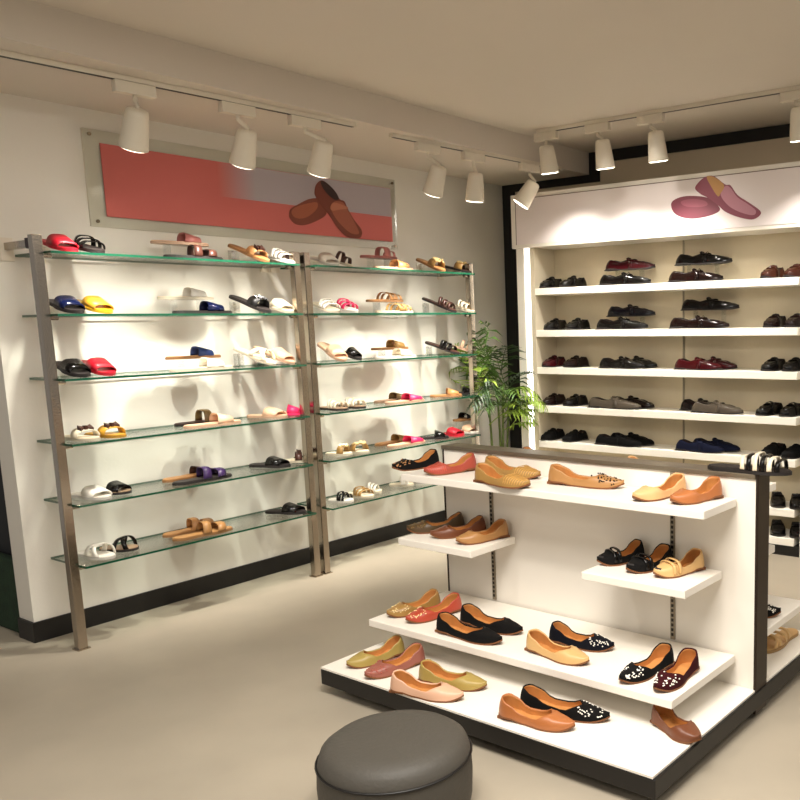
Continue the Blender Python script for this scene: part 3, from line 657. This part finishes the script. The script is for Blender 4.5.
def loafer(o, L, W, style, cols):
    c1 = cols.split()[0]; point = (2.4, 1.8)
    prof = lambda t: .010*max(0, (t-.75)/.25)**2 + (.007 if t < .24 else .007*max(0, 1-(t-.24)/.08))
    H = lambda t: interp([(0, .070), (.10, .072), (.30, .058), (.46, .066), (.52, .072), (.66, .054), (.88, .036), (1, .014)], t)
    up = smat(c1, 'suede' if c1 in ('suede', 'navysuede') else 'patent')
    make_sole('sole', L, W, .008, point, prof, DSOLE, o, 0, 1.04, -.01)
    MB().add([(x*L, y, z) for x in (.01, .24) for y, z in ((-.03, 0), (.03, 0), (.03, .0068), (-.03, .0068))],
             [(0,1,2,3),(7,6,5,4),(0,4,5,1),(1,5,6,2),(2,6,7,3),(3,7,4,0)]).build('heel', DSOLE, o)
    lm = mat('dark_lining', '#2a1a14', .7)
    make_upper(L, W, point, prof, H, .40, .50, 1.0, .008, up, lm, o)
    make_sole('insole', L, W, .003, point, prof, lm, o, .0082, .92, .03)
    # moccasin seam along the apron
    mb = MB(); row = []
    for j in range(25):
        u = j/24; a = pi*u; t_ = .50+.34*sin(a); ph = .95+(pi-1.9)*u; s = 1 if ph < pi/2 else -1
        q = vamp_pt(t_, min(ph, pi-ph), L, W, H, point, prof, .0085); q.y *= s; row.append(q)
    mb.tube(row, .0028, 6); mb.build('apron_seam', up, o, True)
    # tongue lip
    tg = MB().tube([(L*.50, -.03, H(.5)-.002), (L*.475, -.018, H(.5)+.008), (L*.47, 0, H(.5)+.010), (L*.475, .018, H(.5)+.008), (L*.50, .03, H(.5)-.002)], [.006, .009, .010, .009, .006], 8)
    tg.build('tongue', up, o, True)
    band(L, W, point, .010, .57, .57, .085, H(.58)-.002, up, o, 'saddle_strap', .003, prof)
    if 'bit' in style:
        MB().tube([(L*.57, -.022, H(.57)+.010), (L*.575, -.008, H(.57)+.017), (L*.565, .008, H(.57)+.017), (L*.57, .022, H(.57)+.010)], .0035, 8).build('metal_bit', mat('bit_metal', '#b9b2a4', .25, metal=1), o, True)
CNT = {}
ORD = ['first', 'second', 'third', 'fourth', 'fifth', 'sixth', 'seventh', 'eighth', 'ninth', 'tenth', 'eleventh']
RN = ['', 'top', 'second', 'third', 'fourth', 'fifth', 'bottom', 'lowest']
def riser(x, y, z, h, yaw, length, wid, label, wedge=False):
    M = Matrix.Translation((x, y, z)) @ Matrix.Rotation(yaw, 4, 'Z'); th = .004
    t = thing('acrylic_riser', (x, y, z), label, 'riser', 'clear acrylic shoe risers', (0, 0, yaw))
    mb = MB()
    mb.box((-length/2, -wid/2, h-th), (length/2, wid/2, h)).box((-length/2, -wid/2, 0), (-length/2+th, wid/2, h-th)).box((length/2-th, -wid/2, 0), (length/2, wid/2, h-th))
    mb.build('stand', ACRYL, t)
order_idx = sorted(range(len(SHOES)), key=lambda i: i)
for (grp, row, style, loc, yaw, pit, L, cols, desc, mode, base) in SHOES:
    k = CNT.get((grp, row), 0); CNT[(grp, row)] = k+1
SEQ = {}
for gr in set((s[0], s[1]) for s in SHOES):
    ids = [i for i, s in enumerate(SHOES) if (s[0], s[1]) == gr]
    # left-to-right as seen: along +Y for racks, +X otherwise
    def key(i):
        s = SHOES[i]; L = s[6]; m = Vector(s[3]) + Vector((cos(s[4]), sin(s[4]), 0))*L/2
        return m.y - m.x*.3 if s[0].startswith('rack') else m.x*.83+m.y*.55
    for n_, i in enumerate(sorted(ids, key=key)): SEQ[i] = n_
for i, (grp, row, style, loc, yaw, pit, L, cols, desc, mode, base) in enumerate(SHOES):
    n_ = ORD[SEQ[i]]
    if grp.startswith('rack'):
        where = '%s from left on %s shelf of %s rack' % (n_, RN[row], 'left' if grp == 'rack1' else 'right'); group = 'ladies sandals on the glass racks'; name = 'sandal'; cat = 'sandal'; W = .108
    elif grp == 'men':
        rn = {6: 'sixth', 7: 'lowest'}.get(row, RN[row]); where = '%s from left on %s white wall shelf' % (n_, rn)
        if row == 7: pass
        group = 'loafers on the wall shelving'; name = 'loafer'; cat = 'shoe'; W = .098
    else:
        rn = grp.split(' ', 1)[1]; where = '%s from left on %s gondola %s' % (n_, rn, 'deck' if rn == 'base' else 'shelf'); group = 'ladies flats on the gondola'; name = 'flat_shoe'; cat = 'shoe'; W = .098
    if mode == 'H' : z = loc[2]
    o = thing(name, loc, desc+', '+where, cat, group, (0, -pit, yaw))
    o.rotation_euler = (Matrix.Rotation(yaw, 4, 'Z') @ Matrix.Rotation(-pit, 4, 'Y')).to_euler()
    if style == 'loafer' or style == 'loaferbit': loafer(o, L, W, style, cols)
    elif style.startswith('khussa'): flat(o, L, W, style, cols)
    else: sandal(o, L, W, style, cols)
    if mode == 'E':
        m = Vector(loc) + Vector((cos(yaw), sin(yaw), 0))*L*.5
        riser(m.x, m.y, base+.0005, loc[2]-base-.001, yaw, L*.5, .07, 'clear acrylic riser under the shoe %s' % where)
    elif mode == 'H':
        m = Vector(loc) + Vector((cos(yaw), sin(yaw), 0))*.03*cos(pit)
        riser(m.x, m.y, base+.0005, max(.02, loc[2]-base-.03*sin(-pit)*1.0-.016), yaw, .03, .06, 'clear acrylic heel riser under the shoe %s' % where)
# shoes on the far side of the gondola and on its top
def extra(name, kind, loc, yaw, L, W, style, cols, label, cat, group):
    o = thing(name, loc, label, cat, group, (0, 0, yaw))
    {'s': sandal, 'f': flat, 'l': loafer}[kind](o, L, W, style, cols); return o
def gp(x, y, z):
    v = gm_ @ Vector((x, y, z)); return (v.x, v.y, z)
MB_TOP = GT+.001
extra('sandal', 's', gp(1.41, .04, MB_TOP), GA+.03, .34, .11, 'dome', 'black cream', 'black and cream strappy sandal on the right end of the gondola top bar', 'sandal', 'shoes on the gondola top')
extra('flat_shoe', 'f', gp(.90, .235, .876), GA+.1, .26, .085, 'khussa', 'peach peach', 'pale beige flat peeking over the middle of the gondola top bar', 'shoe', 'shoes on the far gondola side')
extra('flat_shoe', 'f', gp(.30, .235, .876), GA+.1, .26, .085, 'khussa', 'brownmid brownmid', 'brown flat peeking over the gondola top bar near the plant', 'shoe', 'shoes on the far gondola side')
extra('flat_shoe', 'f', gp(1.365, .20, .336), GA+.28, .27, .10, 'khussa_dots', 'black white', 'black studded flat on the far gondola shelf right of the dark post', 'shoe', 'shoes on the far gondola side')
extra('sandal', 's', gp(1.52, .69, .1212), GA-1.62, .33, .10, 'multi4', 'beige beige', 'beige strappy sandal on the far gondola deck right of the dark post', 'sandal', 'shoes on the far gondola side')
# ---------------------------------------------------------------- palm in the corner
pc = Vector((.30, 2.40, 0))
t = thing('potted_palm', pc, 'tall feathery green palm standing in the corner behind the gondola', 'plant')
prof = [(0, .0), (.10, 0), (.115, .02), (.14, .30), (.15, .32), (.15, .34), (.135, .34), (.13, .31), (0, .31)]
vs = []; fs = []; n = 28
for r, z in prof:
    for j in range(n): vs.append((r*cos(2*pi*j/n), r*sin(2*pi*j/n), z))
for i in range(len(prof)-1):
    for j in range(n): fs.append((i*n+j, i*n+(j+1) % n, (i+1)*n+(j+1) % n, (i+1)*n+j))
mk('pot', vs, fs, mat('pot_white', '#cfc6b4', .5), t, True)
STEM = mat('palm_stem', '#5b6b2c', .6, vary=.3, vscale=30)
LEAF = mat('palm_leaf', '#4a6a2a', .5, vary=.35, vscale=9)
LEAF2 = mat('palm_leaf_light', '#88a338', .5, vary=.2, vscale=9)
rng = random.Random(11)
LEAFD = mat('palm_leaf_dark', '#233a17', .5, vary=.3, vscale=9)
def keep(v, e):
    v.x = max(v.x, -pc.x+e); v.y = min(v.y, YB-e-.02-pc.y)
    if v.y < 2.12-pc.y: v.x = max(v.x, .41-pc.x+e)
    if v.x > .43-pc.x: v.y = min(v.y, 2.39-pc.y-e)
def frond(base, az, length, rise, droop, m, nl=14, lw=.017, ll=.23):
    mb = MB(); pts = []
    d = Vector((cos(az), sin(az), 0)); side = Vector((-sin(az), cos(az), 0))
    for i in range(nl+1):
        u = i/nl; p = Vector(base) + d*length*(u - .15*u*u) + Vector((0, 0, rise*length*u*(1-droop*u)))
        pts.append(p)
    for p in pts: keep(p, .03)
    mb.tube(pts, [.0035*(1-.8*i/nl)+.0008 for i in range(nl+1)], 5)
    for i in range(3, nl+1):
        u = i/nl; tang = (pts[i]-pts[i-1]).normalized()
        for sg in (-1, 1):
            l_ = ll*(1-abs(u-.45)*1.1)*(.85+.3*rng.random())
            dr = (tang*.75 + side*sg*.75 + Vector((0, 0, -.12-.35*rng.random()))).normalized()
            p0 = pts[i]; p1 = p0+dr*l_*.5+Vector((0, 0, .01)); p2 = p0+dr*l_+Vector((0, 0, -.03*l_/.2))
            wv = tang.cross(dr).cross(dr).normalized()*lw*.5
            q = [p0-wv*.3, p0+wv*.3, p1+wv, p2, p1-wv]
            for v in q: keep(v, .012)
            mb.add(q, [(0, 1, 2, 4), (4, 2, 3)])
    return mb.build('frond', m, t)
stems = [((-.04, -.08), (-.04, -.11), 1.00), ((-.02, .0), (-.03, -.02), 1.14), ((.04, -.05), (.06, -.04), 1.08), ((.0, .05), (-.02, .12), .95)]
for (a, b_, h_) in stems:
    pts = [Vector((a[0]+(b_[0]-a[0])*u*u, a[1]+(b_[1]-a[1])*u*u, .31+(h_-.31)*u)) for u in [k/8 for k in range(9)]]
    MB().tube(pts, [.011-.004*k/8 for k in range(9)], 8).build('stem', STEM, t, True)
    tip = pts[-1]
    for k in range(5):
        az = -pi/2 + (k-2)*.85 + rng.uniform(-.25, .25)
        frond(tip-Vector((0, 0, .06*k)), az, .38+.12*rng.random(), .75+.5*rng.random(), .45+.4*rng.random(), (LEAF, LEAF2, LEAFD)[k % 3], 11)
    frond(tip, -pi/2+rng.uniform(-.6, .6), .36, 1.5, .25, LEAF, 12)
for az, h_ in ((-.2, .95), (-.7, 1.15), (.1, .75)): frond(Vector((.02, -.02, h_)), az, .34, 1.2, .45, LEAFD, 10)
for az, h_, ll_ in ((.3, .80, .42), (-.5, .86, .34), (-.1, .70, .40)):
    frond(Vector((0, 0, h_)), az, ll_, .55, .6, LEAF2, 9, .022, .17)
# ---------------------------------------------------------------- light
def area(loc, size, energy, rot, col=(1, .95, .88), sy=None):  # unseen fill lamp, added below the ceiling to brighten the room
    l = bpy.data.lights.new('fill_area', 'AREA'); l.shape = 'RECTANGLE'; l.size = size; l.size_y = sy or size; l.energy = energy; l.color = col
    o = bpy.data.objects.new('fill_area', l); C.objects.link(o); o.location = loc; o.rotation_euler = rot; return o
area((3.6, -1.6, 2.79), 1.4, 92, (0, 0, 0))
area((5.4, .6, 2.79), 1.4, 26, (0, 0, 0))
area((2.4, -3.8, 2.60), 1.4, 26, (0, 0, 0))
def bare_spot(loc, at, e, size=70, r=.05):  # extra spot without a fitting, added to light the gondola and wall unit
    l = bpy.data.lights.new('added_spot', 'SPOT'); l.energy = e; l.spot_size = radians(size); l.spot_blend = .8; l.shadow_soft_size = r; l.color = (1, .93, .84)
    o = bpy.data.objects.new('added_spot', l); C.objects.link(o); o.location = loc
    o.rotation_euler = (Vector(at)-Vector(loc)).to_track_quat('-Z', 'Y').to_euler()
bare_spot((1.9, 1.2, 2.75), (1.7, 2.6, 1.0), 30, 90)
bare_spot((2.2, -1.5, 2.75), (2.3, .0, .5), 36)
bare_spot((3.3, -1.6, 2.75), (3.1, .0, .5), 32)
w = bpy.data.worlds.new('world'); bpy.context.scene.world = w; w.use_nodes = True
w.node_tree.nodes['Background'].inputs[0].default_value = (1, .95, .89, 1)
w.node_tree.nodes['Background'].inputs[1].default_value = .25
# ---------------------------------------------------------------- camera
cam = bpy.data.cameras.new('camera'); co = bpy.data.objects.new('camera', cam); C.objects.link(co)
r = Vector((0.833601, 0.552096, -0.017319)); u = Vector((-0.071794, 0.139382, 0.987633)); f = Vector((-0.547682, 0.822048, -0.155827))
M = Matrix((r, u, -f)).transposed().to_4x4(); M.translation = Vector((4.64986, -2.881553, 1.55)); co.matrix_world = M
cam.sensor_fit = 'HORIZONTAL'; cam.sensor_width = 36; cam.lens = 865.813*36/800
cam.shift_x = (400-590.129)/800; cam.shift_y = (457.732-400)/800; cam.clip_start = .05
sc = bpy.context.scene; sc.camera = co
sc.view_settings.view_transform = 'Standard'; sc.view_settings.look = 'None'; sc.view_settings.gamma = 1; sc.view_settings.use_curve_mapping = False
sc.view_settings.exposure = 0.45
